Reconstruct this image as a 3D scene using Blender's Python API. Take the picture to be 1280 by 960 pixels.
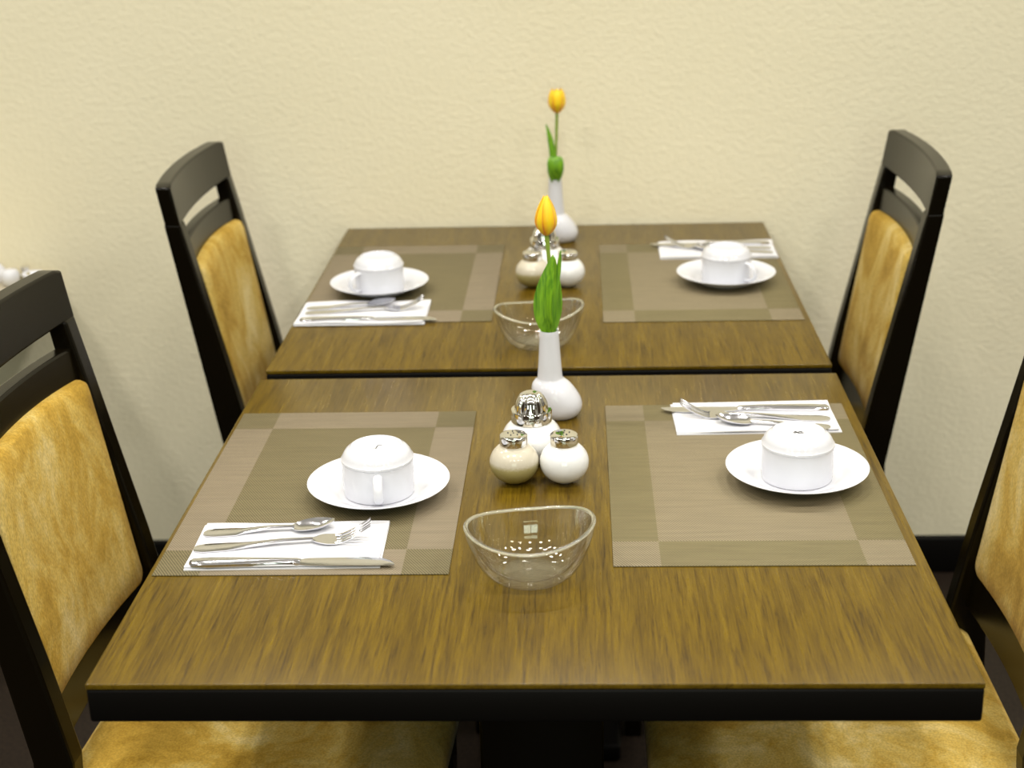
import bpy, bmesh, math, random
from mathutils import Vector, Matrix
random.seed(7)
PI = math.pi
sc = bpy.context.scene
COL = sc.collection
for o in list(bpy.data.objects):
    bpy.data.objects.remove(o)

# ------------------------------------------------------------------ camera
FPX = 1863.08
CAM = Vector((0.0498, -1.1475, 1.4562))
PITCH, YAW, ROLL = 0.3525, -0.0499, 0.0283
fwd = Vector((math.sin(YAW) * math.cos(PITCH), math.cos(YAW) * math.cos(PITCH), -math.sin(PITCH)))
rgt = Vector((math.cos(YAW), -math.sin(YAW), 0))
dwn = fwd.cross(rgt)
r2 = math.cos(ROLL) * rgt + math.sin(ROLL) * dwn
d2 = -math.sin(ROLL) * rgt + math.cos(ROLL) * dwn
cd = bpy.data.cameras.new('camera')
cam = bpy.data.objects.new('camera', cd)
COL.objects.link(cam)
M = Matrix.Identity(4)
for i in range(3):
    M[i][0], M[i][1], M[i][2], M[i][3] = r2[i], -d2[i], -fwd[i], CAM[i]
cam.matrix_world = M
cd.sensor_width = 36
cd.lens = FPX / 1280 * 36
cd.clip_start = 0.05
cd.dof.use_dof = True
cd.dof.focus_distance = 1.62
cd.dof.aperture_fstop = 5.6
sc.camera = cam

# ------------------------------------------------------------------ world, lamps, exposure
w = bpy.data.worlds.new('world')
sc.world = w
w.use_nodes = True
w.node_tree.nodes['Background'].inputs[0].default_value = (1.0, 0.92, 0.74, 1)
w.node_tree.nodes['Background'].inputs[1].default_value = 0.30
sc.view_settings.view_transform = 'Standard'
sc.view_settings.look = 'None'
sc.view_settings.exposure = -0.06
sc.view_settings.gamma = 1.0
sc.view_settings.use_curve_mapping = False


def downlight(n, x, y, power, size=0.05, z=2.6, col=(1.0, 0.955, 0.87)):
    l = bpy.data.lights.new('ceiling_downlight', 'SPOT')
    l.energy = power
    l.color = col
    l.shadow_soft_size = size
    l.spot_size = math.radians(140)
    l.spot_blend = 0.8
    o = bpy.data.objects.new('ceiling_downlight_%d_offscreen' % n, l)
    o.location = (x, y, z)
    COL.objects.link(o)
    return o


# rows of equal twin ceiling downlights above the frame (the glass bowls and the chrome mirror them as paired dots)
k_ = 0
for y in (0.95, -0.45, -1.85):
    for x in (-1.9, -0.9, 0.1, 1.1, 2.1):
        for dx in (-0.07, 0.07):
            k_ += 1
            downlight(k_, x + dx, y, 24)

# daylight through the window in the wall behind the camera
WIN = (-0.8, 1.0, 1.1, 2.35)      # x0, x1, z0, z1
FY = -3.6
al = bpy.data.lights.new('window_daylight', 'AREA')
al.shape = 'RECTANGLE'
al.size = WIN[1] - WIN[0]
al.size_y = WIN[3] - WIN[2]
al.energy = 34
al.color = (0.84, 1.0, 0.82)
alo = bpy.data.objects.new('window_behind_offscreen', al)
alo.location = ((WIN[0] + WIN[1]) / 2, FY - 0.13, (WIN[2] + WIN[3]) / 2)
alo.rotation_euler = (PI / 2, 0, 0)
COL.objects.link(alo)


# ------------------------------------------------------------------ materials
def mat(name, col, rough=0.5, metal=0.0, spec=0.5, coat=0.0, sheen=0.0):
    m = bpy.data.materials.new(name)
    m.use_nodes = True
    b = m.node_tree.nodes['Principled BSDF']
    b.inputs['Base Color'].default_value = (*col, 1)
    b.inputs['Roughness'].default_value = rough
    b.inputs['Metallic'].default_value = metal
    b.inputs['Specular IOR Level'].default_value = spec
    b.inputs['Coat Weight'].default_value = coat
    b.inputs['Coat Roughness'].default_value = 0.08
    b.inputs['Sheen Weight'].default_value = sheen
    return m


class N:
    def __init__(s, m):
        s.t = m.node_tree
        s.b = s.t.nodes['Principled BSDF']

    def n(s, kind, **kw):
        x = s.t.nodes.new(kind)
        for k, v in kw.items():
            setattr(x, k, v)
        return x

    def l(s, a, b):
        s.t.links.new(a, b)

    def coord(s, scale=(1, 1, 1), loc=(0, 0, 0), rot=(0, 0, 0), rnd=False):
        c = s.n('ShaderNodeTexCoord')
        mp = s.n('ShaderNodeMapping')
        mp.inputs['Scale'].default_value = scale
        mp.inputs['Location'].default_value = loc
        mp.inputs['Rotation'].default_value = rot
        s.l(c.outputs['Object'], mp.inputs[0])
        if rnd:
            oi = s.n('ShaderNodeObjectInfo')
            ad = s.n('ShaderNodeVectorMath', operation='MULTIPLY_ADD')
            s.l(oi.outputs['Random'], ad.inputs[0])
            ad.inputs[1].default_value = (13, 7, 5)
            s.l(mp.outputs[0], ad.inputs[2])
            return ad.outputs[0]
        return mp.outputs[0]

    def noise(s, vec, scale, detail=4, rough=0.5, dist=0.0):
        x = s.n('ShaderNodeTexNoise')
        x.inputs['Scale'].default_value = scale
        x.inputs['Detail'].default_value = detail
        x.inputs['Roughness'].default_value = rough
        x.inputs['Distortion'].default_value = dist
        s.l(vec, x.inputs['Vector'])
        return x.outputs['Fac']

    def ramp(s, fac, stops):
        x = s.n('ShaderNodeValToRGB')
        e = x.color_ramp.elements
        while len(e) < len(stops):
            e.new(0.5)
        for i, (p, c) in enumerate(stops):
            e[i].position = p
            e[i].color = (*c, 1)
        s.l(fac, x.inputs[0])
        return x.outputs[0]

    def math(s, op, a, b=None):
        x = s.n('ShaderNodeMath', operation=op)
        for i, v in enumerate((a, b)):
            if v is None:
                continue
            if isinstance(v, (int, float)):
                x.inputs[i].default_value = v
            else:
                s.l(v, x.inputs[i])
        return x.outputs[0]

    def mix(s, f, a, b, blend='MIX'):
        x = s.n('ShaderNodeMix', data_type='RGBA', blend_type=blend)
        for i, v in ((0, f), (6, a), (7, b)):
            if isinstance(v, (int, float)):
                x.inputs[i].default_value = v
            elif isinstance(v, tuple):
                x.inputs[i].default_value = (*v, 1)
            else:
                s.l(v, x.inputs[i])
        return x.outputs[2]

    def bump(s, h, strength, dist=0.001):
        x = s.n('ShaderNodeBump')
        x.inputs['Strength'].default_value = strength
        x.inputs['Distance'].default_value = dist
        s.l(h, x.inputs['Height'])
        s.l(x.outputs[0], s.b.inputs['Normal'])


def make_wall():
    m = mat('wall_plaster', (0.72, 0.63, 0.42), 0.9, spec=0.2)
    k = N(m)
    v = k.coord((1, 1, 1.25))
    a = k.noise(v, 85, 3, 0.55)
    b = k.noise(v, 2.2, 2)
    k.l(k.ramp(b, [(0.3, (0.86, 0.80, 0.595)), (0.7, (0.89, 0.83, 0.63))]), k.b.inputs['Base Color'])
    k.bump(a, 0.34, 0.004)
    return m


def make_wood():
    m = mat('brown_oak', (0.2, 0.1, 0.02), 0.34, spec=0.32)
    k = N(m)
    v = k.coord((1, 0.045, 1), rnd=True)
    g = k.noise(v, 300, 7, 0.74, 0.4)
    v2 = k.coord((1, 0.13, 1), rnd=True)
    w_ = k.n('ShaderNodeTexWave', wave_type='BANDS', bands_direction='X')
    w_.inputs['Scale'].default_value = 7
    w_.inputs['Distortion'].default_value = 14
    w_.inputs['Detail'].default_value = 4
    w_.inputs['Detail Scale'].default_value = 1.6
    k.l(v2, w_.inputs['Vector'])
    c1 = k.ramp(g, [(0.30, (0.026, 0.013, 0.001)), (0.44, (0.092, 0.054, 0.0028)), (0.58, (0.132, 0.081, 0.0045)), (0.8, (0.180, 0.114, 0.008))])
    c2 = k.mix(w_.outputs['Fac'], (0.86, 0.85, 0.84), (1.07, 1.08, 1.07))
    k.l(k.mix(1.0, c1, c2, 'MULTIPLY'), k.b.inputs['Base Color'])
    k.l(k.math('ADD', k.math('MULTIPLY', g, -0.14), 0.36), k.b.inputs['Roughness'])
    k.bump(g, 0.25, 0.0006)
    return m


def make_suede():
    m = mat('gold_suede', (0.5, 0.3, 0.05), 0.9, spec=0.1, sheen=0.06)
    k = N(m)
    v = k.coord((1, 1, 0.6), rnd=True)
    a = k.noise(v, 11, 7, 0.68, 0.6)
    f = k.noise(v, 420, 2)
    c = k.ramp(a, [(0.30, (0.34, 0.20, 0.022)), (0.44, (0.50, 0.315, 0.050)), (0.54, (0.60, 0.425, 0.110)), (0.68, (0.72, 0.58, 0.26))])
    k.l(k.mix(1.0, c, k.ramp(f, [(0.3, (0.78, 0.78, 0.78)), (0.7, (1.15, 1.15, 1.15))]), 'MULTIPLY'), k.b.inputs['Base Color'])
    k.bump(f, 0.3, 0.001)
    return m


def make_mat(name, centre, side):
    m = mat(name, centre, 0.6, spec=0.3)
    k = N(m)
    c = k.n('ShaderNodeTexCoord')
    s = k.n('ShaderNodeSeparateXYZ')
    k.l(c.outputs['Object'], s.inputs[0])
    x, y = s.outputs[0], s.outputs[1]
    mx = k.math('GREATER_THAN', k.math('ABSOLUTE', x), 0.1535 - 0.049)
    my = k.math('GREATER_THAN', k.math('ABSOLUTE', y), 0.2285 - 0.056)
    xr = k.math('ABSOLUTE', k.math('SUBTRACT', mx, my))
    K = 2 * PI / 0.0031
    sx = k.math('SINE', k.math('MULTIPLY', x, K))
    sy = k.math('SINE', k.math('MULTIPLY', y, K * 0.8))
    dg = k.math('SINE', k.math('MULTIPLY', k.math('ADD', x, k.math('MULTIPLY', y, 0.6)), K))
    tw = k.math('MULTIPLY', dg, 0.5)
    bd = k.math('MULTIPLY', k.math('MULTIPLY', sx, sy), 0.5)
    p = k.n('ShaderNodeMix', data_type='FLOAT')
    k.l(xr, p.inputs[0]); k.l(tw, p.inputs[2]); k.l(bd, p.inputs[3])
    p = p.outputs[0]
    col = k.mix(xr, centre, side)  # panel tones stand in for the weave's direction-dependent sheen
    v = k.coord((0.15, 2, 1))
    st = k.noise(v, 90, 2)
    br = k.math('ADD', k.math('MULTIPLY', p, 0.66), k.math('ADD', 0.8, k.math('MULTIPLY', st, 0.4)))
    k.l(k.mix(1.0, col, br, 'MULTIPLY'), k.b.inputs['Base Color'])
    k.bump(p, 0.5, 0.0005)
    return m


def make_glass(name='clear_glass', tint=(1, 1, 1), ior=1.47):
    m = mat(name, tint, 0.0)
    b = m.node_tree.nodes['Principled BSDF']
    b.inputs['Transmission Weight'].default_value = 1.0
    b.inputs['IOR'].default_value = ior
    return m


def make_thin_glass():
    """clear walls: reflection by angle over plain transparency, no caustic shadow"""
    m = bpy.data.materials.new('clear_glass')
    m.use_nodes = True
    nt = m.node_tree
    nt.nodes.clear()
    out = nt.nodes.new('ShaderNodeOutputMaterial')
    tr = nt.nodes.new('ShaderNodeBsdfTransparent'); tr.inputs[0].default_value = (0.97, 0.975, 0.97, 1)
    gl = nt.nodes.new('ShaderNodeBsdfGlossy'); gl.inputs['Roughness'].default_value = 0.02
    lw = nt.nodes.new('ShaderNodeLayerWeight'); lw.inputs[0].default_value = 0.5      # facing: same from both sides
    pw = nt.nodes.new('ShaderNodeMath'); pw.operation = 'POWER'; pw.inputs[1].default_value = 2.0
    nt.links.new(lw.outputs['Facing'], pw.inputs[0])
    fr = nt.nodes.new('ShaderNodeMath'); fr.operation = 'MULTIPLY_ADD'; fr.inputs[1].default_value = 0.85; fr.inputs[2].default_value = 0.07
    nt.links.new(pw.outputs[0], fr.inputs[0])
    mx = nt.nodes.new('ShaderNodeMixShader')
    nt.links.new(fr.outputs[0], mx.inputs[0]); nt.links.new(tr.outputs[0], mx.inputs[1]); nt.links.new(gl.outputs[0], mx.inputs[2])
    nt.links.new(mx.outputs[0], out.inputs[0])
    return m


def make_rim():
    """thick polished glass edge: refracting glass"""
    m = make_glass('glass_rim', (1, 1, 1), 1.5)
    m.node_tree.nodes['Principled BSDF'].inputs['Roughness'].default_value = 0.12
    return m


def make_pepper():
    m = mat('ground_pepper', (0.5, 0.45, 0.3), 0.45, coat=0.7)
    k = N(m)
    c = k.n('ShaderNodeTexCoord')
    s = k.n('ShaderNodeSeparateXYZ')
    k.l(c.outputs['Object'], s.inputs[0])
    f = k.noise(k.coord(), 900, 2)
    h = k.math('ADD', k.math('MULTIPLY', s.outputs[2], 30), k.math('MULTIPLY', f, 0.25))
    k.l(k.ramp(h, [(0.45, (0.30, 0.25, 0.075)), (0.85, (0.38, 0.33, 0.14)), (1.0, (0.60, 0.55, 0.44))]), k.b.inputs['Base Color'])
    return m


def make_petal():
    m = mat('tulip_petal', (0.9, 0.5, 0.02), 0.45, sheen=0.1)
    k = N(m)
    c = k.n('ShaderNodeTexCoord')
    s = k.n('ShaderNodeSeparateXYZ')
    k.l(c.outputs['UV'], s.inputs[0])
    e = k.math('ABSOLUTE', k.math('SUBTRACT', s.outputs[0], 0.5))
    h = k.math('ADD', e, k.math('MULTIPLY', k.math('SUBTRACT', 0.75, s.outputs[1]), 0.35))
    h = k.math('ADD', h, k.math('MULTIPLY', k.noise(k.coord((1, 1, 0.2)), 260, 2), 0.16))
    k.l(k.ramp(h, [(0.30, (0.95, 0.66, 0.008)), (0.52, (0.95, 0.50, 0.006)), (0.74, (0.85, 0.24, 0.006))]), k.b.inputs['Base Color'])
    k.b.inputs['Subsurface Weight'].default_value = 0.0
    return m


def make_leaf():
    m = mat('tulip_leaf', (0.14, 0.35, 0.01), 0.4)
    k = N(m)
    v = k.coord((1, 1, 0.06))
    k.l(k.ramp(k.noise(v, 350, 3), [(0.3, (0.060, 0.20, 0.005)), (0.7, (0.22, 0.46, 0.014))]), k.b.inputs['Base Color'])
    return m


def make_floor():
    m = mat('dark_floor', (0.02, 0.012, 0.008), 0.6, spec=0.25)
    k = N(m)
    k.l(k.ramp(k.noise(k.coord(), 160, 3), [(0.35, (0.010, 0.006, 0.004)), (0.7, (0.030, 0.019, 0.012))]), k.b.inputs['Base Color'])
    return m


WALL = make_wall(); WOOD = make_wood(); SUEDE = make_suede(); FLOOR = make_floor()
MAT_A = make_mat('woven_vinyl_sheen_border', (0.146, 0.120, 0.060), (0.212, 0.172, 0.114))  # sheen of the weave put into the colour, paler on the side bands
MAT_B = make_mat('woven_vinyl_sheen_centre', (0.212, 0.174, 0.106), (0.158, 0.131, 0.062))  # same weave with its sheen coloured in the other way round, centre paler
FRAME = mat('black_brown_lacquer', (0.004, 0.0027, 0.0008), 0.24, spec=0.20)
EDGE = mat('black_edge', (0.003, 0.0025, 0.002), 0.5, spec=0.12)
PORC = mat('white_porcelain', (0.70, 0.71, 0.765), 0.12, spec=0.5)
PAPER = mat('white_paper', (0.71, 0.715, 0.755), 0.9, spec=0.1)
STEEL = mat('stainless_steel', (0.72, 0.72, 0.76), 0.16, 1.0)
CHROME = mat('chrome', (0.82, 0.81, 0.79), 0.06, 1.0)
PANEL = mat('brown_panelling', (0.10, 0.065, 0.038), 0.6)
GLASS = make_thin_glass(); RIM = make_rim()
SALT = mat('white_salt', (0.84, 0.85, 0.86), 0.35, coat=1.0)
SUGAR = mat('white_sugar', (0.84, 0.84, 0.85), 0.35, coat=1.0)
PEPPER = make_pepper(); PETAL = make_petal(); LEAF = make_leaf()
STEM = mat('tulip_stem', (0.24, 0.36, 0.04), 0.5)
STAMP = mat('grey_stamp', (0.06, 0.06, 0.06), 0.5)
TAN = mat('pale_tan_lacquer', (0.60, 0.52, 0.36), 0.08, spec=0.6, coat=0.6)


# ------------------------------------------------------------------ helpers
def link(name, me, m, parent=None, smooth=True, angle=40, loc=None):
    if m:
        me.materials.append(m)
    if smooth:
        me.shade_smooth()
        me.set_sharp_from_angle(angle=math.radians(angle))
    o = bpy.data.objects.new(name, me)
    COL.objects.link(o)
    if parent:
        o.parent = parent
    if loc:
        o.location = loc
    return o


def from_py(name, v, f, m, parent=None, smooth=True, angle=40, fix=True):
    me = bpy.data.meshes.new(name)
    me.from_pydata([tuple(p) for p in v], [], f)
    if fix:
        bm = bmesh.new(); bm.from_mesh(me)
        bmesh.ops.remove_doubles(bm, verts=bm.verts, dist=1e-6)
        bmesh.ops.recalc_face_normals(bm, faces=bm.faces)
        bm.to_mesh(me); bm.free()
    return link(name, me, m, parent, smooth, angle)


def box(name, lo, hi, m, parent=None, bevel=0.0, seg=2):
    bm = bmesh.new()
    bmesh.ops.create_cube(bm, size=1)
    for v in bm.verts:
        for i in range(3):
            v.co[i] = lo[i] + (v.co[i] + 0.5) * (hi[i] - lo[i])
    if bevel:
        bmesh.ops.bevel(bm, geom=bm.edges[:], offset=bevel, segments=seg, affect='EDGES', profile=0.5)
    me = bpy.data.meshes.new(name)
    bm.to_mesh(me); bm.free()
    return link(name, me, m, parent, bool(bevel), 50)


def rings(R, cap0=True, cap1=True):
    """quads between equal-length closed rings"""
    n = len(R[0]); v = []; f = []
    for r in R:
        v += r
    for i in range(len(R) - 1):
        for j in range(n):
            a = i * n + j; b = i * n + (j + 1) % n
            f.append((a, b, b + n, a + n))
    if cap0:
        f.append(tuple(range(n))[::-1])
    if cap1:
        f.append(tuple((len(R) - 1) * n + j for j in range(n)))
    return v, f


def lathe(name, prof, m, parent=None, seg=48, off=None, angle=35):
    """prof: (radius, z); off(z) -> x shift. r=0 closes."""
    R = []
    for r, z in prof:
        ox = off(z) if off else 0
        R.append([(ox + max(r, 1e-5) * math.cos(2 * PI * j / seg), max(r, 1e-5) * math.sin(2 * PI * j / seg), z) for j in range(seg)])
    v, f = rings(R)
    me = bpy.data.meshes.new(name)
    me.from_pydata(v, [], f)
    bm = bmesh.new(); bm.from_mesh(me)
    bmesh.ops.remove_doubles(bm, verts=bm.verts, dist=3e-5)
    bmesh.ops.recalc_face_normals(bm, faces=bm.faces)
    bm.to_mesh(me); bm.free()
    return link(name, me, m, parent, True, angle)


def tube(name, pts, rad, m, parent=None, seg=10, flat=1.0, up=(0, 0, 1)):
    R = []
    n = len(pts)
    P = [Vector(p) for p in pts]
    for i, p in enumerate(P):
        t = (P[min(i + 1, n - 1)] - P[max(i - 1, 0)]).normalized()
        u = Vector(up)
        s = t.cross(u)
        if s.length < 1e-4:
            s = t.cross(Vector((1, 0, 0)))
        s.normalize()
        q = s.cross(t)
        r = rad[i] if isinstance(rad, (list, tuple)) else rad
        R.append([p + s * (r * math.cos(2 * PI * j / seg)) + q * (r * flat * math.sin(2 * PI * j / seg)) for j in range(seg)])
    v, f = rings(R)
    return from_py(name, v, f, m, parent, True, 60)


def thing(name, label, cat, loc=(0, 0, 0), rz=0.0, group=None):
    o = bpy.data.objects.new(name, None)
    o.empty_display_size = 0.05
    COL.objects.link(o)
    o.location = loc
    o.rotation_euler = (0, 0, rz)
    return tag(o, label, cat, group)


def tag(o, label, cat, group=None):
    o['label'] = label
    o['category'] = cat
    if group:
        o['group'] = group
    return o


def dup(root, loc, rz, label, name=None):
    r = root.copy()
    COL.objects.link(r)
    r.location = loc
    r.rotation_euler = (0, 0, rz)
    r['label'] = label
    for ch in list(root.children):
        c = ch.copy(); COL.objects.link(c); c.parent = r
        for g in ch.children:
            d = g.copy(); COL.objects.link(d); d.parent = c
    return r


def structure(o):
    o['kind'] = 'structure'
    return o


# ------------------------------------------------------------------ room
TZ = 0.75
WY = 1.66
structure(box('wall_back', (-4, WY, 0), (4, WY + 0.12, 2.9), WALL))
structure(box('floor', (-4, -4, -0.1), (4, WY + 0.12, 0), FLOOR))
for lo, hi in (((-4, FY - 0.2, 0), (WIN[0], FY, 2.9)), ((WIN[1], FY - 0.2, 0), (4, FY, 2.9)),
               ((WIN[0], FY - 0.2, 0), (WIN[1], FY, WIN[2])), ((WIN[0], FY - 0.2, WIN[3]), (WIN[1], FY, 2.9))):
    structure(box('wall_front', lo, hi, PANEL))
wf = structure(box('window_1', (WIN[0], FY - 0.08, WIN[2]), (WIN[1], FY - 0.02, WIN[2] + 0.05), FRAME))
box('window_frame', (WIN[0], FY - 0.08, WIN[3] - 0.05), (WIN[1], FY - 0.02, WIN[3]), FRAME, wf)
for x_ in (WIN[0], (WIN[0] + WIN[1]) / 2 - 0.03, WIN[1] - 0.06):
    box('window_frame', (x_, FY - 0.08, WIN[2]), (x_ + 0.06, FY - 0.02, WIN[3]), FRAME, wf)
structure(box('baseboard_back', (-4, WY - 0.014, 0), (4, WY + 0.01, 0.08), EDGE, bevel=0.003))


# ------------------------------------------------------------------ tables
def table(y0, depth, label):
    t = thing('dining_table', label, 'table', (0, y0 + depth / 2, 0), 0, 'square dining tables')
    h = depth / 2
    box('tabletop', (-0.4, -h, TZ - 0.006), (0.4, h, TZ), WOOD, t, 0.0012, 2)
    box('edge_band', (-0.4, -h, TZ - 0.04), (0.4, h, TZ - 0.0058), EDGE, t, 0.003, 2)
    box('mounting_plate', (-0.2, -0.2, TZ - 0.055), (0.2, 0.2, TZ - 0.0395), EDGE, t, 0.002)
    box('column', (-0.07, -0.11, 0.03), (0.07, 0.11, TZ - 0.054), FRAME, t, 0.004)
    box('base', (-0.108, -0.27, 0), (0.108, 0.27, 0.032), EDGE, t, 0.006)
    return t


table(0.0, 0.80, 'square brown wooden table standing free, away from the wall')
table(0.836, 0.815, 'square brown wooden table pushed against the textured wall')


# ------------------------------------------------------------------ chairs
def rrect(hw, z0, z1, r0, r1, arch=0.0, n=7):
    """outline in (y,z): bottom corner radius r0, top r1, top edge arched"""
    P = []
    for cx, cz, r, a0 in ((hw - r0, z0 + r0, r0, -90), (hw - r1, z1 - r1, r1, 0), (-hw + r1, z1 - r1, r1, 90), (-hw + r0, z0 + r0, r0, 180)):
        for i in range(n):
            a = math.radians(a0 + 90 * i / (n - 1))
            P.append([cx + r * math.cos(a), cz + r * math.sin(a)])
    Q = []
    m_ = len(P)
    for i in range(m_):
        a, b = P[i], P[(i + 1) % m_]
        d = math.hypot(b[0] - a[0], b[1] - a[1])
        k = max(1, int(d / 0.02))
        for j in range(k):
            Q.append([a[0] + (b[0] - a[0]) * j / k, a[1] + (b[1] - a[1]) * j / k])
    zm = (z0 + z1) / 2
    for q in Q:
        if q[1] > zm:
            q[1] += arch * (1 - (q[0] / hw) ** 2) * (q[1] - zm) / (z1 - zm)
    return Q


def back_u(z):   # rear surface of the back posts
    return -0.074 * (z - 0.5) / 0.47 if z > 0.5 else -0.055 * ((0.5 - z) / 0.5) ** 1.5


def bow(y):      # the back is bowed in plan
    return -0.013 * (1 - (y / 0.183) ** 2)


def chair_proto():
    t = thing('dining_chair', '', 'chair', (0, 0, 0), 0, 'four upholstered dining chairs')
    HW = 0.183
    for s in (-1, 1):
        R = []
        for z, th in ((0, 0.028), (0.2, 0.036), (0.42, 0.046), (0.5, 0.048), (0.62, 0.044), (0.75, 0.036), (0.85, 0.030), (0.909, 0.026)):
            u = back_u(z)
            ya, yb = s * HW, s * (HW - 0.03)
            R.append([(u, ya, z), (u + th, ya, z), (u + th, yb, z), (u, yb, z)])
        v, f = rings(R)
        o = from_py('back_post', v, f, FRAME, t, False)
        bv = o.modifiers.new('bevel', 'BEVEL'); bv.width = 0.004; bv.segments = 2; bv.limit_method = 'ANGLE'

    def rail(name, z0, z1, th, hw, front=0.024, arch=0.0, rnd=0.0):
        R = []
        K = 24
        for i in range(K + 1):
            y = -hw + 2 * hw * i / K
            e = (1 - abs(y) / hw) * hw
            dz = 0
            if rnd and e < rnd:
                dz = rnd * 0.5 * (1 - math.sqrt(max(0, 1 - (1 - e / rnd) ** 2)))
            zt = z1 + arch * (1 - (y / hw) ** 2) - dz
            b = bow(y)
            R.append([(back_u(z0) + front - th + b, y, z0), (back_u(z0) + front + b, y, z0), (back_u(zt) + front + b, y, zt), (back_u(zt) + front - th + b, y, zt)])
        v, f = rings(R)
        o = from_py(name, v, f, FRAME, t, True, 35)
        bv = o.modifiers.new('bevel', 'BEVEL'); bv.width = 0.003; bv.segments = 2; bv.limit_method = 'ANGLE'
        return o
    rail('top_rail', 0.905, 0.969, 0.024, HW, 0.026, 0.002, 0.006)
    rail('middle_rail', 0.818, 0.874, 0.02, HW - 0.028, 0.026, 0.003)
    rail('lower_rail', 0.505, 0.575, 0.02, HW - 0.028, 0.034)
    # upholstered back pad: front surface bulges, follows the bow
    out = rrect(HW - 0.0305, 0.555, 0.835, 0.016, 0.010, 0.006)
    R = []
    for sc_, d in ((1.0, 0.006), (1.0, 0.030), (0.988, 0.036), (0.95, 0.040), (0.8, 0.043), (0.55, 0.045), (0.25, 0.046)):
        ring = []
        for y, z in out:
            zz = 0.695 + (z - 0.695) * (1 - (1 - sc_) * (1.0 if sc_ > 0.9 else 1.0))
            yy = y * sc_
            ring.append((back_u(zz) + d + bow(yy), yy, zz))
        R.append(ring)
    v, f = rings(R)
    from_py('back_pad', v, f, SUEDE, t, True, 60)
    # seat
    out = rrect(0.205, -0.215, 0.215, 0.03, 0.05)
    R = []
    for k, z in ((0.96, 0.43), (1.0, 0.437), (1.0, 0.455), (0.985, 0.466), (0.94, 0.473), (0.8, 0.478), (0.5, 0.482), (0.2, 0.483)):
        R.append([(0.235 + q[1] * k, q[0] * k, z) for q in out])
    v, f = rings(R)
    from_py('seat', v, f, SUEDE, t, True, 60)
    box('seat_frame', (0.012, -0.19, 0.375), (0.42, 0.19, 0.435), FRAME, t, 0.004)
    for s in (-1, 1):
        R = []
        for z, h in ((0, 0.013), (0.38, 0.02), (0.432, 0.02)):
            cx, cy = 0.40, s * 0.175
            R.append([(cx - h, cy - h, z), (cx + h, cy - h, z), (cx + h, cy + h, z), (cx - h, cy + h, z)])
        v, f = rings(R)
        from_py('front_leg', v, f, FRAME, t, False)
    return t


ch = chair_proto()
ch.location = (-0.556, 0.424, 0)
ch.rotation_euler = (0, 0, -0.06)
ch['label'] = 'black framed gold suede chair at the free standing table, nearer the low side table'
dup(ch, (-0.526, 1.246, 0), 0, 'black framed gold suede chair at the wall table, nearer the low side table')
dup(ch, (0.531, 1.238, 0), PI, 'black framed gold suede chair at the wall table, away from the side table')
dup(ch, (0.571, 0.43, 0), PI, 'black framed gold suede chair at the free standing table, away from the side table')


# ------------------------------------------------------------------ place settings
MT = 0.0016


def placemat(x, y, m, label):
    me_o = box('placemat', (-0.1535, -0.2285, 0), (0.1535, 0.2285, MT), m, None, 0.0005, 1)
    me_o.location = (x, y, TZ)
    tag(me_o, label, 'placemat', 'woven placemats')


placemat(-0.2415, 0.4365, MAT_A, 'woven taupe placemat with sheen-lightened border on the free standing table')
placemat(0.2335, 0.4515, MAT_B, 'woven taupe placemat with sheen-lightened centre on the free standing table')
placemat(-0.2425, 1.279, MAT_A, 'woven taupe placemat with sheen-lightened border on the table against the wall')
placemat(0.2375, 1.266, MAT_B, 'woven taupe placemat with sheen-lightened centre on the table against the wall')


def napkin(x, y, w_, d_, rz, label, seed):
    t = thing('paper_napkin', label, 'napkin', (x, y, TZ + MT), rz, 'folded paper napkins')
    rr = random.Random(seed)
    for li, (nm, z0, sx, sy, lift) in enumerate((('lower_fold', 0.0, 1.0, 1.0, 0.0), ('upper_fold', 0.0016, 0.985, 0.97, 1.0))):
        nx, ny = 20, 10
        V = []
        ph = rr.random() * 6
        for top in (0, 1):
            for i in range(nx + 1):
                for j in range(ny + 1):
                    a, b = i / nx - 0.5, j / ny - 0.5
                    wv = 0.0009 * lift * (1 + math.sin(a * 9 + ph) * math.cos(b * 5 + ph)) * (abs(b) * 2) ** 3
                    V.append((a * w_ * sx + 0.003 * b * lift, b * d_ * sy + 0.0012 * lift * math.sin(a * 7 + ph), z0 + wv + 0.0014 * top))
        n1 = (nx + 1) * (ny + 1)
        F = []
        for i in range(nx):
            for j in range(ny):
                q = [i * (ny + 1) + j, (i + 1) * (ny + 1) + j, (i + 1) * (ny + 1) + j + 1, i * (ny + 1) + j + 1]
                F.append(tuple(q[::-1])); F.append(tuple(k + n1 for k in q))
        rim = [i * (ny + 1) for i in range(nx + 1)] + [nx * (ny + 1) + j for j in range(1, ny + 1)] + [i * (ny + 1) + ny for i in range(nx - 1, -1, -1)] + [j for j in range(ny - 1, 0, -1)]
        for k in range(len(rim)):
            a, b = rim[k], rim[(k + 1) % len(rim)]
            F.append((a, b, b + n1, a + n1))
        from_py(nm, V, F, PAPER, t, True, 50)


napkin(-0.263, 0.272, 0.204, 0.106, 0.02, 'white folded napkin on the free standing table, towards the low side table', 1)
napkin(0.268, 0.628, 0.204, 0.104, 0.02, 'white folded napkin on the free standing table, away from the low side table', 2)
napkin(-0.294, 1.094, 0.204, 0.118, 0.0, 'white folded napkin on the wall table, towards the low side table', 3)
napkin(0.293, 1.444, 0.206, 0.112, -0.01, 'white folded napkin on the wall table, close to the wall', 4)
NZ = TZ + MT + 0.0030


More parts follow.
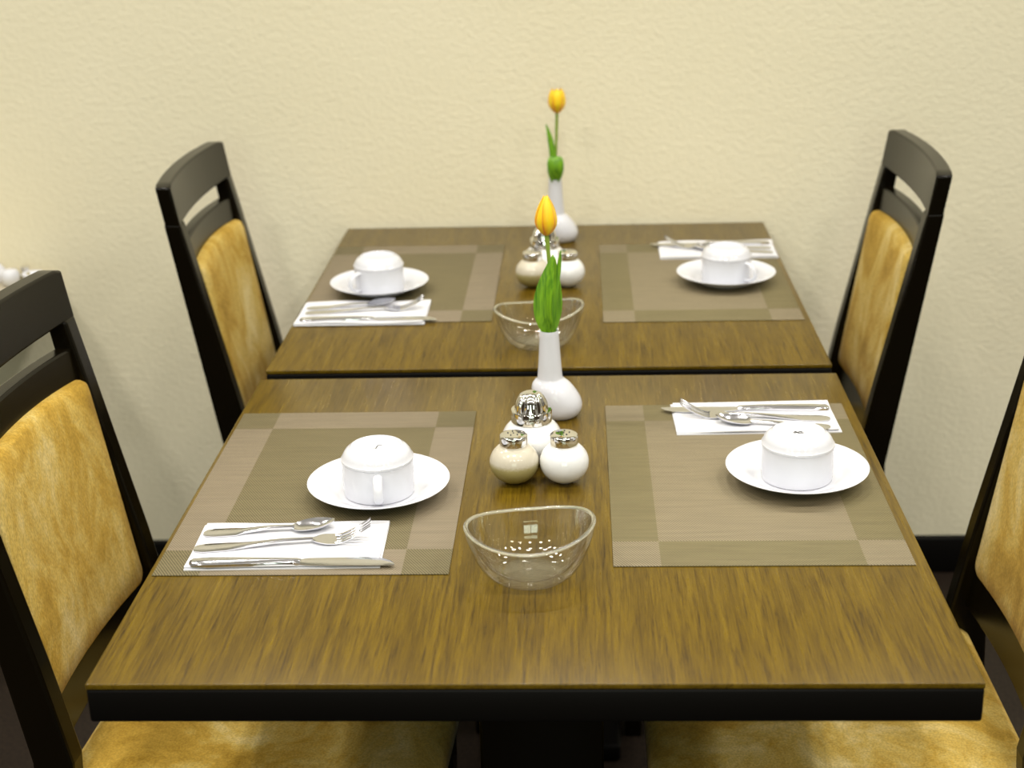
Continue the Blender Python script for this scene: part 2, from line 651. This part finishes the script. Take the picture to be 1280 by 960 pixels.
def strip(stations, nx=7):
    """stations: (x, halfwidth, z, thickness, cup, y)  -> closed lofted strip along +x"""
    R = []
    for x, hw, z, th, cup, y in stations:
        top = []; bot = []
        for j in range(nx):
            q = -1 + 2 * j / (nx - 1)
            zz = z + cup * (q * q)
            edge = th * (1 - 0.5 * q * q)
            top.append((x, y + q * hw, zz + edge))
            bot.append((x, y + q * hw, zz))
        R.append(top + bot[::-1])
    return rings(R)


def handle_st(L):
    return [(0.0, 0.0035, 0.0010, 0.0012, 0.0, 0), (0.003, 0.0075, 0.0008, 0.0018, 0.0, 0), (0.012, 0.0098, 0.0006, 0.0022, 0.0, 0), (0.035, 0.0092, 0.0006, 0.0024, 0.0, 0),
            (L * 0.45, 0.0062, 0.0016, 0.0026, 0.0, 0), (L * 0.75, 0.0036, 0.0040, 0.0028, 0, 0), (L, 0.0030, 0.0036, 0.0028, 0, 0)]


def make_spoon():
    t = thing('spoon', '', 'spoon', (0, 0, 0), 0, 'teaspoons on the napkins')
    v, f = strip(handle_st(0.098))
    from_py('handle', v, f, STEEL, t, True, 50)
    st = []
    L = 0.046
    for i in range(15):
        s = i / 14
        hw = 0.0145 * math.sin(PI * min(1, (0.04 + 0.96 * s)) ** 0.85) ** 0.6 if i < 14 else 0.002
        hw = max(hw, 0.0030)
        dep = 0.0075 * math.sin(PI * s) ** 0.7 if 0 < s < 1 else 0
        zr = 0.0036 + 0.0062 * s
        st.append((0.096 + L * s, hw, max(0.0002, zr - dep), 0.0013, min(dep, zr) * 0.95, 0))
    v, f = strip(st, 11)
    from_py('spoon_bowl', v, f, STEEL, t, True, 70)
    return t


def make_fork():
    t = thing('fork', '', 'fork', (0, 0, 0), 0, 'forks on the napkins')
    v, f = strip(handle_st(0.126))
    from_py('handle', v, f, STEEL, t, True, 50)

    def zc(s):      # s along head 0..1
        return 0.0034 - 0.0028 * math.sin(min(1, s / 0.45) * PI / 2) + 0.019 * max(0, s - 0.4) ** 1.5 * 2.0
    H = 0.064
    st = []
    for i in range(8):
        s = i / 7 * 0.42
        hw = 0.003 + 0.0095 * math.sin(min(1, s / 0.30) * PI / 2)
        st.append((0.124 + H * s, hw, zc(s), 0.0022, 0.0012 * min(1, s / 0.2), 0))
    v, f = strip(st, 9)
    hd = from_py('head', v, f, STEEL, t, True, 60)
    for k in range(4):
        yc = -0.0096 + 0.0064 * k
        st = []
        for i in range(10):
            s = 0.40 + 0.60 * i / 9
            hw = 0.0021 * (1 - 0.5 * ((s - 0.4) / 0.6) ** 3)
            st.append((0.124 + H * s, hw, zc(s) + 0.0012 * (yc / 0.0125) ** 2, 0.0020, 0, yc * (1 - 0.1 * (s - 0.4))))
        v, f = strip(st, 3)
        from_py('tine', v, f, STEEL, hd, True, 50)
    return t


def make_knife():
    t = thing('table_knife', '', 'knife', (0, 0, 0), 0, 'knives on the napkins')
    st = [(0.0, 0.004, 0.001, 0.003, 0, 0), (0.003, 0.0078, 0.0005, 0.005, 0, 0), (0.02, 0.0092, 0.0004, 0.006, 0, 0), (0.06, 0.0075, 0.0006, 0.0062, 0, 0),
          (0.09, 0.0055, 0.001, 0.0058, 0, 0), (0.108, 0.0050, 0.001, 0.0052, 0, 0), (0.112, 0.0060, 0.001, 0.005, 0, 0), (0.116, 0.0055, 0.0012, 0.004, 0, 0)]
    v, f = strip(st, 9)
    from_py('handle', v, f, STEEL, t, True, 50)
    st = [(0.114, 0.0048, 0.0016, 0.002, 0, 0), (0.122, 0.0075, 0.0014, 0.0016, 0, 0.001), (0.15, 0.0088, 0.0012, 0.0015, 0, 0.0015), (0.185, 0.0092, 0.0012, 0.0014, 0, 0.0015),
          (0.20, 0.0080, 0.0012, 0.0013, 0, 0.0005), (0.209, 0.005, 0.0012, 0.0012, 0, -0.002), (0.214, 0.0015, 0.0012, 0.001, 0, -0.005)]
    v, f = strip(st, 7)
    from_py('blade', v, f, STEEL, t, True, 40)
    return t


SP, FK, KN = make_spoon(), make_fork(), make_knife()
place = ['on the free standing table, towards the low side table', 'on the free standing table, away from the low side table',
         'on the wall table, towards the low side table', 'on the wall table, close to the wall']
SET = [  # spoon (x,y,rz), fork, knife
    ((-0.361, 0.296, 0.10), (-0.363, 0.259, 0.13), (-0.359, 0.226, 0.0)),
    ((0.358, 0.586, PI - 0.16), (0.362, 0.615, PI - 0.10), (0.366, 0.652, PI + 0.0)),
    ((-0.388, 1.113, 0.14), (-0.386, 1.088, 0.12), (-0.388, 1.052, 0.0)),
    ((0.388, 1.410, PI - 0.22), (0.388, 1.440, PI - 0.10), (0.390, 1.474, PI)),
]
NAMES = ('steel teaspoon on a napkin ', 'steel fork on a napkin ', 'steel knife on a napkin ')
for i, tr in enumerate(SET):
    for j, (pr, (x, y, rz)) in enumerate(zip((SP, FK, KN), tr)):
        lb = NAMES[j] + place[i]
        if i == 0:
            pr.location = (x, y, NZ); pr.rotation_euler = (0, 0, rz); pr['label'] = lb
        else:
            dup(pr, (x, y, NZ), rz, lb)


def make_saucer():
    prof = [(0, 0.0045), (0.024, 0.0045), (0.0440, 0.0046), (0.0480, 0.0054), (0.0535, 0.0084), (0.0600, 0.0120), (0.0680, 0.0158), (0.0765, 0.0190), (0.0800, 0.0203), (0.0812, 0.0201),
            (0.0808, 0.0192), (0.0760, 0.0172), (0.0660, 0.0128), (0.0560, 0.0075), (0.0480, 0.0034), (0.0420, 0.0024), (0.0380, 0.0018), (0.0375, 0.0), (0.0350, 0.0), (0.0345, 0.0018), (0.02, 0.0022), (0, 0.0022)]
    return lathe('saucer', prof, PORC, None, 72, angle=30)


def make_cup():
    """upturned cup: mouth down, foot ring up; origin at the mouth plane"""
    t = thing('cup', '', 'cup', (0, 0, 0), 0, 'upturned white cups')
    prof = [(0.0385, 0.0), (0.0400, 0.0008), (0.0404, 0.003), (0.0404, 0.0400), (0.0413, 0.0412), (0.0413, 0.0432), (0.0400, 0.0445), (0.0388, 0.0478), (0.0360, 0.0522), (0.0326, 0.0552), (0.0300, 0.0565), (0.0290, 0.0577), (0.0276, 0.0580), (0.0268, 0.0570), (0.0262, 0.0553), (0.012, 0.0549), (0, 0.0549),
            (0, 0.051), (0.024, 0.0505), (0.033, 0.046), (0.0370, 0.038), (0.0376, 0.002), (0.0385, 0.0)]
    lathe('body', prof, PORC, t, 72, angle=28)
    # ear handle, local +x
    pts = []
    for i in range(17):
        a = -PI / 2 + PI * i / 16
        pts.append((0.0385 + 0.022 * math.cos(a) ** 0.8 if abs(math.cos(a)) > 1e-6 else 0.0385, 0, 0.021 + 0.0145 * math.sin(a)))
    R = []
    for i, p in enumerate(pts):
        a = Vector(pts[max(i - 1, 0)]); b = Vector(pts[min(i + 1, 16)])
        tg = (b - a).normalized(); nn = Vector((tg.z, 0, -tg.x))
        ring = []
        for k in range(12):
            q = 2 * PI * k / 12
            ring.append(Vector(p) + nn * (0.0024 * math.cos(q)) + Vector((0, 0.0052 * math.sin(q), 0)))
        R.append(ring)
    v, f = rings(R)
    from_py('handle', v, f, PORC, t, True, 60)
    return t


def stamp(parent, strokes, rot):
    V = []; F = []
    for (x0, y0, x1, y1, wd) in strokes:
        d = Vector((x1 - x0, y1 - y0, 0)); n = Vector((-d.y, d.x, 0)).normalized() * wd / 2
        b = len(V)
        for p in (Vector((x0, y0, 0)) - n, Vector((x1, y1, 0)) - n, Vector((x1, y1, 0)) + n, Vector((x0, y0, 0)) + n):
            p.rotate(Matrix.Rotation(rot, 3, 'Z'))
            V.append((p.x, p.y, 0.05515))
        F.append((b, b + 1, b + 2, b + 3))
    o = from_py('base_stamp', V, F, STAMP, parent, False, fix=False)
    return o


sa = make_saucer()
tag(sa, '', 'saucer', 'white saucers')
cu = make_cup()
CUPS = [((-0.183, 0.405), -1.45, 'on the free standing table, towards the low side table', 'white upturned cup with its handle facing out, on the free standing table'),
        ((0.295, 0.436), 1.25, 'on the free standing table, away from the low side table', 'white upturned cup with dark base stamp, free standing table, away from the low side table'),
        ((-0.283, 1.218), -2.35, 'on the wall table, on the placemat with pale border', 'white upturned cup on the wall table, on the placemat with pale border'),
        ((0.290, 1.244), -0.75, 'on the wall table, in front of the napkin close to the wall', 'white upturned cup on the wall table, in front of the napkin close to the wall')]
cups = []
for i, ((x, y), rz, ls, lc) in enumerate(CUPS):
    s = sa if i == 0 else sa.copy()
    if i:
        COL.objects.link(s)
    s.location = (x, y - 0.002, TZ + MT)
    s['label'] = 'round white saucer ' + ls
    c = cu if i == 0 else dup(cu, (0, 0, 0), 0, lc)
    c.location = (x, y - 0.002, TZ + MT + 0.0047)
    c.rotation_euler = (0, 0, rz)
    c['label'] = lc
    cups.append(c)
stamp(cups[0], [(-0.0005, -0.006, 0.001, 0.004, 0.0012), (0.001, 0.004, 0.006, 0.0045, 0.0008), (-0.004, -0.0055, -0.001, -0.006, 0.0006)], 1.45)
stamp(cups[1], [(-0.005, -0.002, 0.005, 0.003, 0.0016), (-0.004, 0.003, 0.001, -0.003, 0.0018), (0.001, -0.0035, 0.006, -0.001, 0.0012), (-0.006, -0.001, -0.002, 0.0035, 0.001), (0.001, 0.003, 0.005, -0.003, 0.001)], -1.25)


# ------------------------------------------------------------------ table centre pieces
def vase(x, y, rz, label):
    def off(z):
        t = min(1, max(0, (z - 0.012) / 0.040))
        return 0.0055 - 0.0105 * t * t * (3 - 2 * t)
    prof = [(0, 0.0), (0.0225, 0.0), (0.0245, 0.0012), (0.0275, 0.0045), (0.0300, 0.010), (0.0310, 0.016), (0.0306, 0.024), (0.0292, 0.032), (0.0268, 0.039), (0.0235, 0.0445), (0.0195, 0.0485), (0.0168, 0.0505), (0.0162, 0.0525),
            (0.0154, 0.062), (0.0138, 0.085), (0.0124, 0.108), (0.0122, 0.114), (0.0118, 0.1155), (0.0110, 0.1150), (0.0106, 0.110), (0.0112, 0.085), (0.012, 0.06), (0.0, 0.058)]
    o = lathe('bud_vase', prof, PORC, None, 56, off, 40)
    o.location = (x, y, TZ)
    o.rotation_euler = (0, 0, rz)
    return tag(o, label, 'vase', 'white bud vases')


vase(0.014, 0.654, 0, 'white porcelain bud vase with one tulip on the free standing table')
vase(0.010, 1.539, 0.1, 'white porcelain bud vase with one tulip on the wall table')


def flower(parent, c, R, H, openness, rz=0.0):
    """six petals round a cup shape, base at c"""
    for k in range(6):
        inner = k % 2
        a0 = rz + k * PI / 3
        nu, nv = 8, 12
        V = []; F = []; UV = []
        for i in range(nv + 1):
            s = i / nv
            top = 0.16 if openness < 0.5 else 0.55
            pk = 0.36 if openness < 0.5 else 0.45
            if s < pk:
                r = R * (0.22 + 0.78 * math.sin(PI / 2 * s / pk) ** 0.8)
            else:
                q_ = (s - pk) / (1 - pk)
                r = R * (1 - (1 - top) * q_ ** (1.7 if openness < 0.5 else 2.4))
            r *= 0.93 if inner else 1.0
            hwa = 0.78 * (1 - 0.25 * (1 - s)) if s < 0.72 else 0.78 * math.sqrt(max(0.004, 1 - ((s - 0.72) / 0.285) ** 2))
            for j in range(nu + 1):
                q = -1 + 2 * j / nu
                a = a0 + q * hwa
                rr = r * (1 + 0.05 * (1 - q * q) - 0.02 * abs(q))
                V.append((c[0] + rr * math.cos(a), c[1] + rr * math.sin(a), c[2] + H * s * (1.0 - (0.03 if inner else 0))))
                UV.append((j / nu, s))
        for i in range(nv):
            for j in range(nu):
                F.append((i * (nu + 1) + j, i * (nu + 1) + j + 1, (i + 1) * (nu + 1) + j + 1, (i + 1) * (nu + 1) + j))
        me = bpy.data.meshes.new('petal')
        me.from_pydata(V, [], F)
        ul = me.uv_layers.new(name='UVMap')
        for p in me.polygons:
            for li in p.loop_indices:
                ul.data[li].uv = UV[me.loops[li].vertex_index]
        o = link('petal', me, PETAL, parent, True, 80)
        sd = o.modifiers.new('thick', 'SOLIDIFY'); sd.thickness = 0.0007; sd.offset = 0


def leaf(parent, pts, widths, curl, facing, name='leaf'):
    """pts centre line; facing = direction the blade's face looks; curl = cross-curvature"""
    n = len(pts); nu = 6
    V = []; F = []
    P = [Vector(p) for p in pts]
    fc = Vector(facing).normalized()
    for i, p in enumerate(P):
        t = (P[min(i + 1, n - 1)] - P[max(i - 1, 0)]).normalized()
        s = t.cross(fc).normalized()
        f_ = s.cross(t)
        for j in range(nu + 1):
            q = -1 + 2 * j / nu
            V.append(p + s * (q * widths[i]) + f_ * (curl * q * q * widths[i]))
    for i in range(n - 1):
        for j in range(nu):
            F.append((i * (nu + 1) + j, i * (nu + 1) + j + 1, (i + 1) * (nu + 1) + j + 1, (i + 1) * (nu + 1) + j))
    me = bpy.data.meshes.new(name)
    me.from_pydata([tuple(v) for v in V], [], F)
    o = link(name, me, LEAF, parent, True, 80)
    sd = o.modifiers.new('thick', 'SOLIDIFY'); sd.thickness = 0.0008; sd.offset = 0
    ss = o.modifiers.new('sub', 'SUBSURF'); ss.levels = 1; ss.render_levels = 1
    return o


# tulip on the free standing table; coordinates relative to the vase bottom
t = thing('tulip', 'yellow tulip with pointed bud and long leaves, on the free standing table', 'flower', (0.008, 0.654, TZ + 0.059), 0, 'single tulips in bud vases')
tube('stem', [(0.003, 0, 0.0), (0.004, 0, 0.05), (0.0050, 0, 0.10), (0.0045, 0, 0.13), (0.002, 0, 0.155), (0.000, 0, 0.182)], [0.0022, 0.0026, 0.0026, 0.0026, 0.0027, 0.003], STEM, t)
flower(t, (0, 0, 0.1805), 0.0138, 0.050, 0.2, 0.3 - PI / 2)
leaf(t, [(0.001, -0.001, 0.02), (0.000, -0.004, 0.053), (-0.003, -0.008, 0.066), (-0.0045, -0.010, 0.078), (-0.005, -0.011, 0.095), (-0.002, -0.010, 0.115), (0.003, -0.007, 0.135), (0.008, -0.004, 0.157)],
     [0.003, 0.0062, 0.0100, 0.0125, 0.0135, 0.0115, 0.0075, 0.0008], 0.35, (-0.35, -1, 0.1))
leaf(t, [(0.003, -0.004, 0.02), (0.004, -0.007, 0.055), (0.0055, -0.012, 0.075), (0.007, -0.012, 0.10), (0.011, -0.010, 0.125), (0.0150, -0.007, 0.145), (0.0175, -0.005, 0.163)],
     [0.002, 0.0030, 0.0048, 0.0048, 0.0046, 0.0034, 0.0006], 0.4, (0.6, -1, 0.1))
leaf(t, [(0.004, 0.004, 0.02), (0.007, 0.004, 0.058), (0.013, 0.008, 0.075), (0.0125, 0.009, 0.10), (0.010, 0.008, 0.125), (0.009, 0.006, 0.152)],
     [0.003, 0.0045, 0.0075, 0.008, 0.0065, 0.0008], -0.3, (0.5, -1, 0))

t = thing('tulip', 'orange yellow tulip with rounded bud and curled leaf, on the wall table', 'flower', (0.004, 1.539, TZ + 0.059), 0, 'single tulips in bud vases')
tube('stem', [(0.001, 0, 0.0), (0.001, 0, 0.05), (0.003, 0, 0.10), (0.005, 0, 0.14), (0.0065, 0, 0.178)], [0.0022, 0.0026, 0.0025, 0.0025, 0.003], STEM, t)
flower(t, (0.0068, 0, 0.1765), 0.0155, 0.043, 0.8, 0.1 - PI / 2)
leaf(t, [(0.0, -0.004, 0.03), (-0.001, -0.005, 0.06), (-0.002, -0.004, 0.085), (-0.0035, -0.003, 0.115), (-0.008, -0.002, 0.138), (-0.014, 0, 0.158)],
     [0.003, 0.0055, 0.0062, 0.0060, 0.0045, 0.0006], 0.3, (0.2, -1, 0))
leaf(t, [(0.001, -0.005, 0.03), (0.001, -0.009, 0.056), (0.002, -0.016, 0.066), (0.0025, -0.021, 0.080), (0.0025, -0.020, 0.092), (0.002, -0.014, 0.101), (0.002, -0.008, 0.100), (0.002, -0.006, 0.092)],
     [0.004, 0.0065, 0.0130, 0.0155, 0.0150, 0.012, 0.008, 0.001], 0.3, (0.05, -1, 0.2))


def arc(c, r, a0, a1, n):
    return [(c[0] + r * math.cos(math.radians(a0 + (a1 - a0) * i / n)), c[1] + r * math.sin(math.radians(a0 + (a1 - a0) * i / n))) for i in range(n + 1)]


def shaker(name, fill, fillname, label, cat, group, x, y, rz):
    t = thing(name, label, cat, (x, y, TZ), rz, group)
    body = [(0, 0.0), (0.009, 0.0)] + [(0.0287 * math.cos(a), 0.0252 + 0.0255 * math.sin(a)) for a in [math.radians(-68 + 120 * i / 16) for i in range(17)]] + [(0.0150, 0.0460), (0.0145, 0.047), (0, 0.047)]
    body = [p for p in body]
    lathe('jar', body, fill, t, 48, angle=50)
    cap = [(0, 0.0445), (0.0157, 0.0445), (0.0162, 0.0452), (0.0163, 0.0576), (0.0158, 0.0588), (0.0148, 0.0594), (0.012, 0.0602), (0.007, 0.0608), (0, 0.0611)]
    c = lathe('cap', cap, CHROME, t, 48, angle=40)
    hl = []
    for q in range(5):
        a = q * 2 * PI / 5
        hl.append((0.0065 * math.cos(a), 0.0065 * math.sin(a)))
    V = []; F = []
    for hx, hy in hl + [(0, 0)]:
        b = len(V)
        for k in range(8):
            V.append((hx + 0.0008 * math.cos(k * PI / 4), hy + 0.0008 * math.sin(k * PI / 4), 0.0616))
        for k in range(8):
            V.append((hx + 0.0008 * math.cos(k * PI / 4), hy + 0.0008 * math.sin(k * PI / 4), 0.0600))
        F.append(tuple(b + k for k in range(8)))
        for k in range(8):
            F.append((b + k, b + 8 + k, b + 8 + (k + 1) % 8, b + (k + 1) % 8))
    from_py('holes', V, F, STAMP, c, False)
    return t


def sugar(x, y, label):
    t = thing('sugar_dispenser', label, 'sugar dispenser', (x, y, TZ), 0, 'sugar dispensers')
    body = [(0, 0.0), (0.014, 0.0)] + [(0.0362 * math.cos(a), 0.0290 + 0.0290 * math.sin(a)) for a in [math.radians(-60 + 112 * i / 16) for i in range(17)]] + [(0.0222, 0.0530), (0.022, 0.056), (0, 0.056)]
    lathe('jar', body, SUGAR, t, 56, angle=50)
    ring = [(0, 0.0515), (0.0236, 0.0515), (0.0243, 0.0522), (0.0246, 0.0652), (0.0240, 0.0662), (0.0222, 0.0664), (0, 0.0664)]
    lathe('collar', ring, CHROME, t, 56, angle=40)
    # fluted dome
    seg = 64; R = []
    for i in range(13):
        s = i / 12
        r = 0.0200 * math.cos(s * PI / 2 * 0.97) ** 0.75
        z = 0.0660 + 0.0225 * math.sin(s * PI / 2)
        ring = []
        for j in range(seg):
            a = 2 * PI * j / seg
            fl = 1 - 0.11 * (0.5 - 0.5 * math.cos(14 * a)) * math.sin(PI * min(1, s * 1.1)) ** 0.5
            ring.append((r * fl * math.cos(a), r * fl * math.sin(a), z))
        R.append(ring)
    v, f = rings(R)
    d = from_py('dome_lid', v, f, CHROME, t, True, 60)
    tube('spout_flap', [(-0.009, -0.008, 0.0845), (-0.012, -0.011, 0.0805), (-0.0145, -0.0130, 0.0745)], [0.0028, 0.0042, 0.0040], CHROME, d, 12, 0.45, (-0.6, -0.5, 0.6))
    return t


for yo, where, dx in ((0, 'free standing table', 0), (0.798, 'wall table', 0.0)):
    shaker('salt_shaker', SALT, 'salt', 'round white salt shaker with chrome cap on the ' + where, 'salt shaker', 'salt shakers', 0.0285 + dx, 0.441 + yo, 0.2)
    shaker('pepper_shaker', PEPPER, 'pepper', 'round beige and olive pepper shaker with chrome cap on the ' + where, 'pepper shaker', 'pepper shakers', -0.0295 + dx, 0.441 + yo, 0.5)
    sugar(-0.0105 + dx * 2, 0.504 + yo, 'white sugar dispenser with fluted chrome dome lid on the ' + where)


def bowl(x, y, rz, label):
    seg = 64
    R = []

    def ring(frac, inset, lift):
        out = []
        phi = math.radians(68) * frac
        k = math.sin(phi) / math.sin(math.radians(68)); kz = (1 - math.cos(phi)) / (1 - math.cos(math.radians(68)))
        for j in range(seg):
            a = 2 * PI * j / seg
            ca, sa_ = math.cos(a), math.sin(a)
            r0 = 0.030
            rx = r0 + (0.0665 - r0) * k - inset
            ry = r0 * 0.95 + (0.0555 - r0 * 0.95) * k - inset
            h = 0.0500 + 0.0105 * ca * ca + 0.002 * ca
            out.append((rx * ca, ry * sa_, h * kz + lift * (1 - kz)))
        return out
    n = 14
    O = [ring(i / n, 0, 0) for i in range(n + 1)]
    I = [ring(i / n, 0.0042, 0.0070) for i in range(n + 1)]
    # rounded lip
    lip = []
    for i in range(1, 5):
        s = i / 5
        lip.append([((a[0] + (b[0] - a[0]) * s), (a[1] + (b[1] - a[1]) * s), a[2] + (b[2] - a[2]) * s + 0.0018 * math.sin(PI * s)) for a, b in zip(O[-1], I[-1])])
    t = thing('glass_bowl', label, 'bowl', (x, y, TZ + 0.0002), rz, 'clear glass bowls')
    v, f = rings(O + I[::-1])
    v, f = rings(O + [O[-1]] + I[::-1])
    from_py('bowl_body', v, f, GLASS, t, True, 60)
    ro = [(p[0] * 1.004, p[1] * 1.004, p[2] - 0.0008) for p in O[-1]]
    ri = [(p[0] * 0.995, p[1] * 0.995, p[2] - 0.0008) for p in I[-1]]
    v, f = rings([ro, O[-1]] + lip + [I[-1], ri], False, False)
    n_ = seg
    k_ = len(lip) + 3
    for j in range(n_):
        f.append((k_ * n_ + j, k_ * n_ + (j + 1) % n_, (j + 1) % n_, j))
    from_py('rim', v, f, RIM, t, True, 60)
    return t


bowl(-0.004, 0.205, 0.10, 'clear glass oval bowl with wavy rim on the free standing table')
bowl(-0.012, 0.936, 0.10, 'clear glass oval bowl with wavy rim on the wall table')


# ------------------------------------------------------------------ low side table by the wall
ST = 0.665
t = thing('side_table', 'low glossy tan side table standing against the wall', 'side table', (-1.27, 1.40, 0))
box('top', (-0.28, -0.25, ST - 0.03), (0.28, 0.245, ST), TAN, t, 0.006, 3)
box('column', (-0.04, -0.04, 0.025), (0.04, 0.04, ST - 0.029), EDGE, t, 0.004)
box('foot', (-0.16, -0.16, 0), (0.16, 0.16, 0.027), EDGE, t, 0.006)
o = lathe('small_cup', [(0, 0.001), (0.010, 0), (0.016, 0.006), (0.0185, 0.016), (0.0170, 0.026), (0.012, 0.031), (0.0, 0.0325)], PORC, None, 32, angle=60)
o.location = (-1.051, 1.585, ST); tag(o, 'small round white pot on the low side table', 'pot')
o = lathe('small_vase', [(0, 0.0), (0.015, 0.0), (0.019, 0.008), (0.018, 0.02), (0.010, 0.03), (0.007, 0.034), (0.0, 0.034)], PORC, None, 32, angle=60)
o.location = (-1.088, 1.618, ST); tag(o, 'white vase with a bulging foot on the low side table', 'vase')
t = thing('small_jar', 'small chrome capped jar on the low side table', 'jar', (-1.036, 1.625, ST))
lathe('body', [(0, 0), (0.010, 0), (0.014, 0.007), (0.012, 0.015), (0.008, 0.018), (0, 0.018)], PEPPER, t, 24)
lathe('cap', [(0, 0.017), (0.009, 0.017), (0.009, 0.026), (0.006, 0.028), (0, 0.028)], CHROME, t, 24)
o = lathe('small_dish', [(0, 0.0), (0.012, 0.0), (0.018, 0.008), (0.022, 0.018), (0.0205, 0.018), (0.016, 0.009), (0.0, 0.004)], PAPER, None, 32, angle=60)
o.location = (-1.014, 1.605, ST); tag(o, 'small pale dish at the corner of the low side table', 'dish')
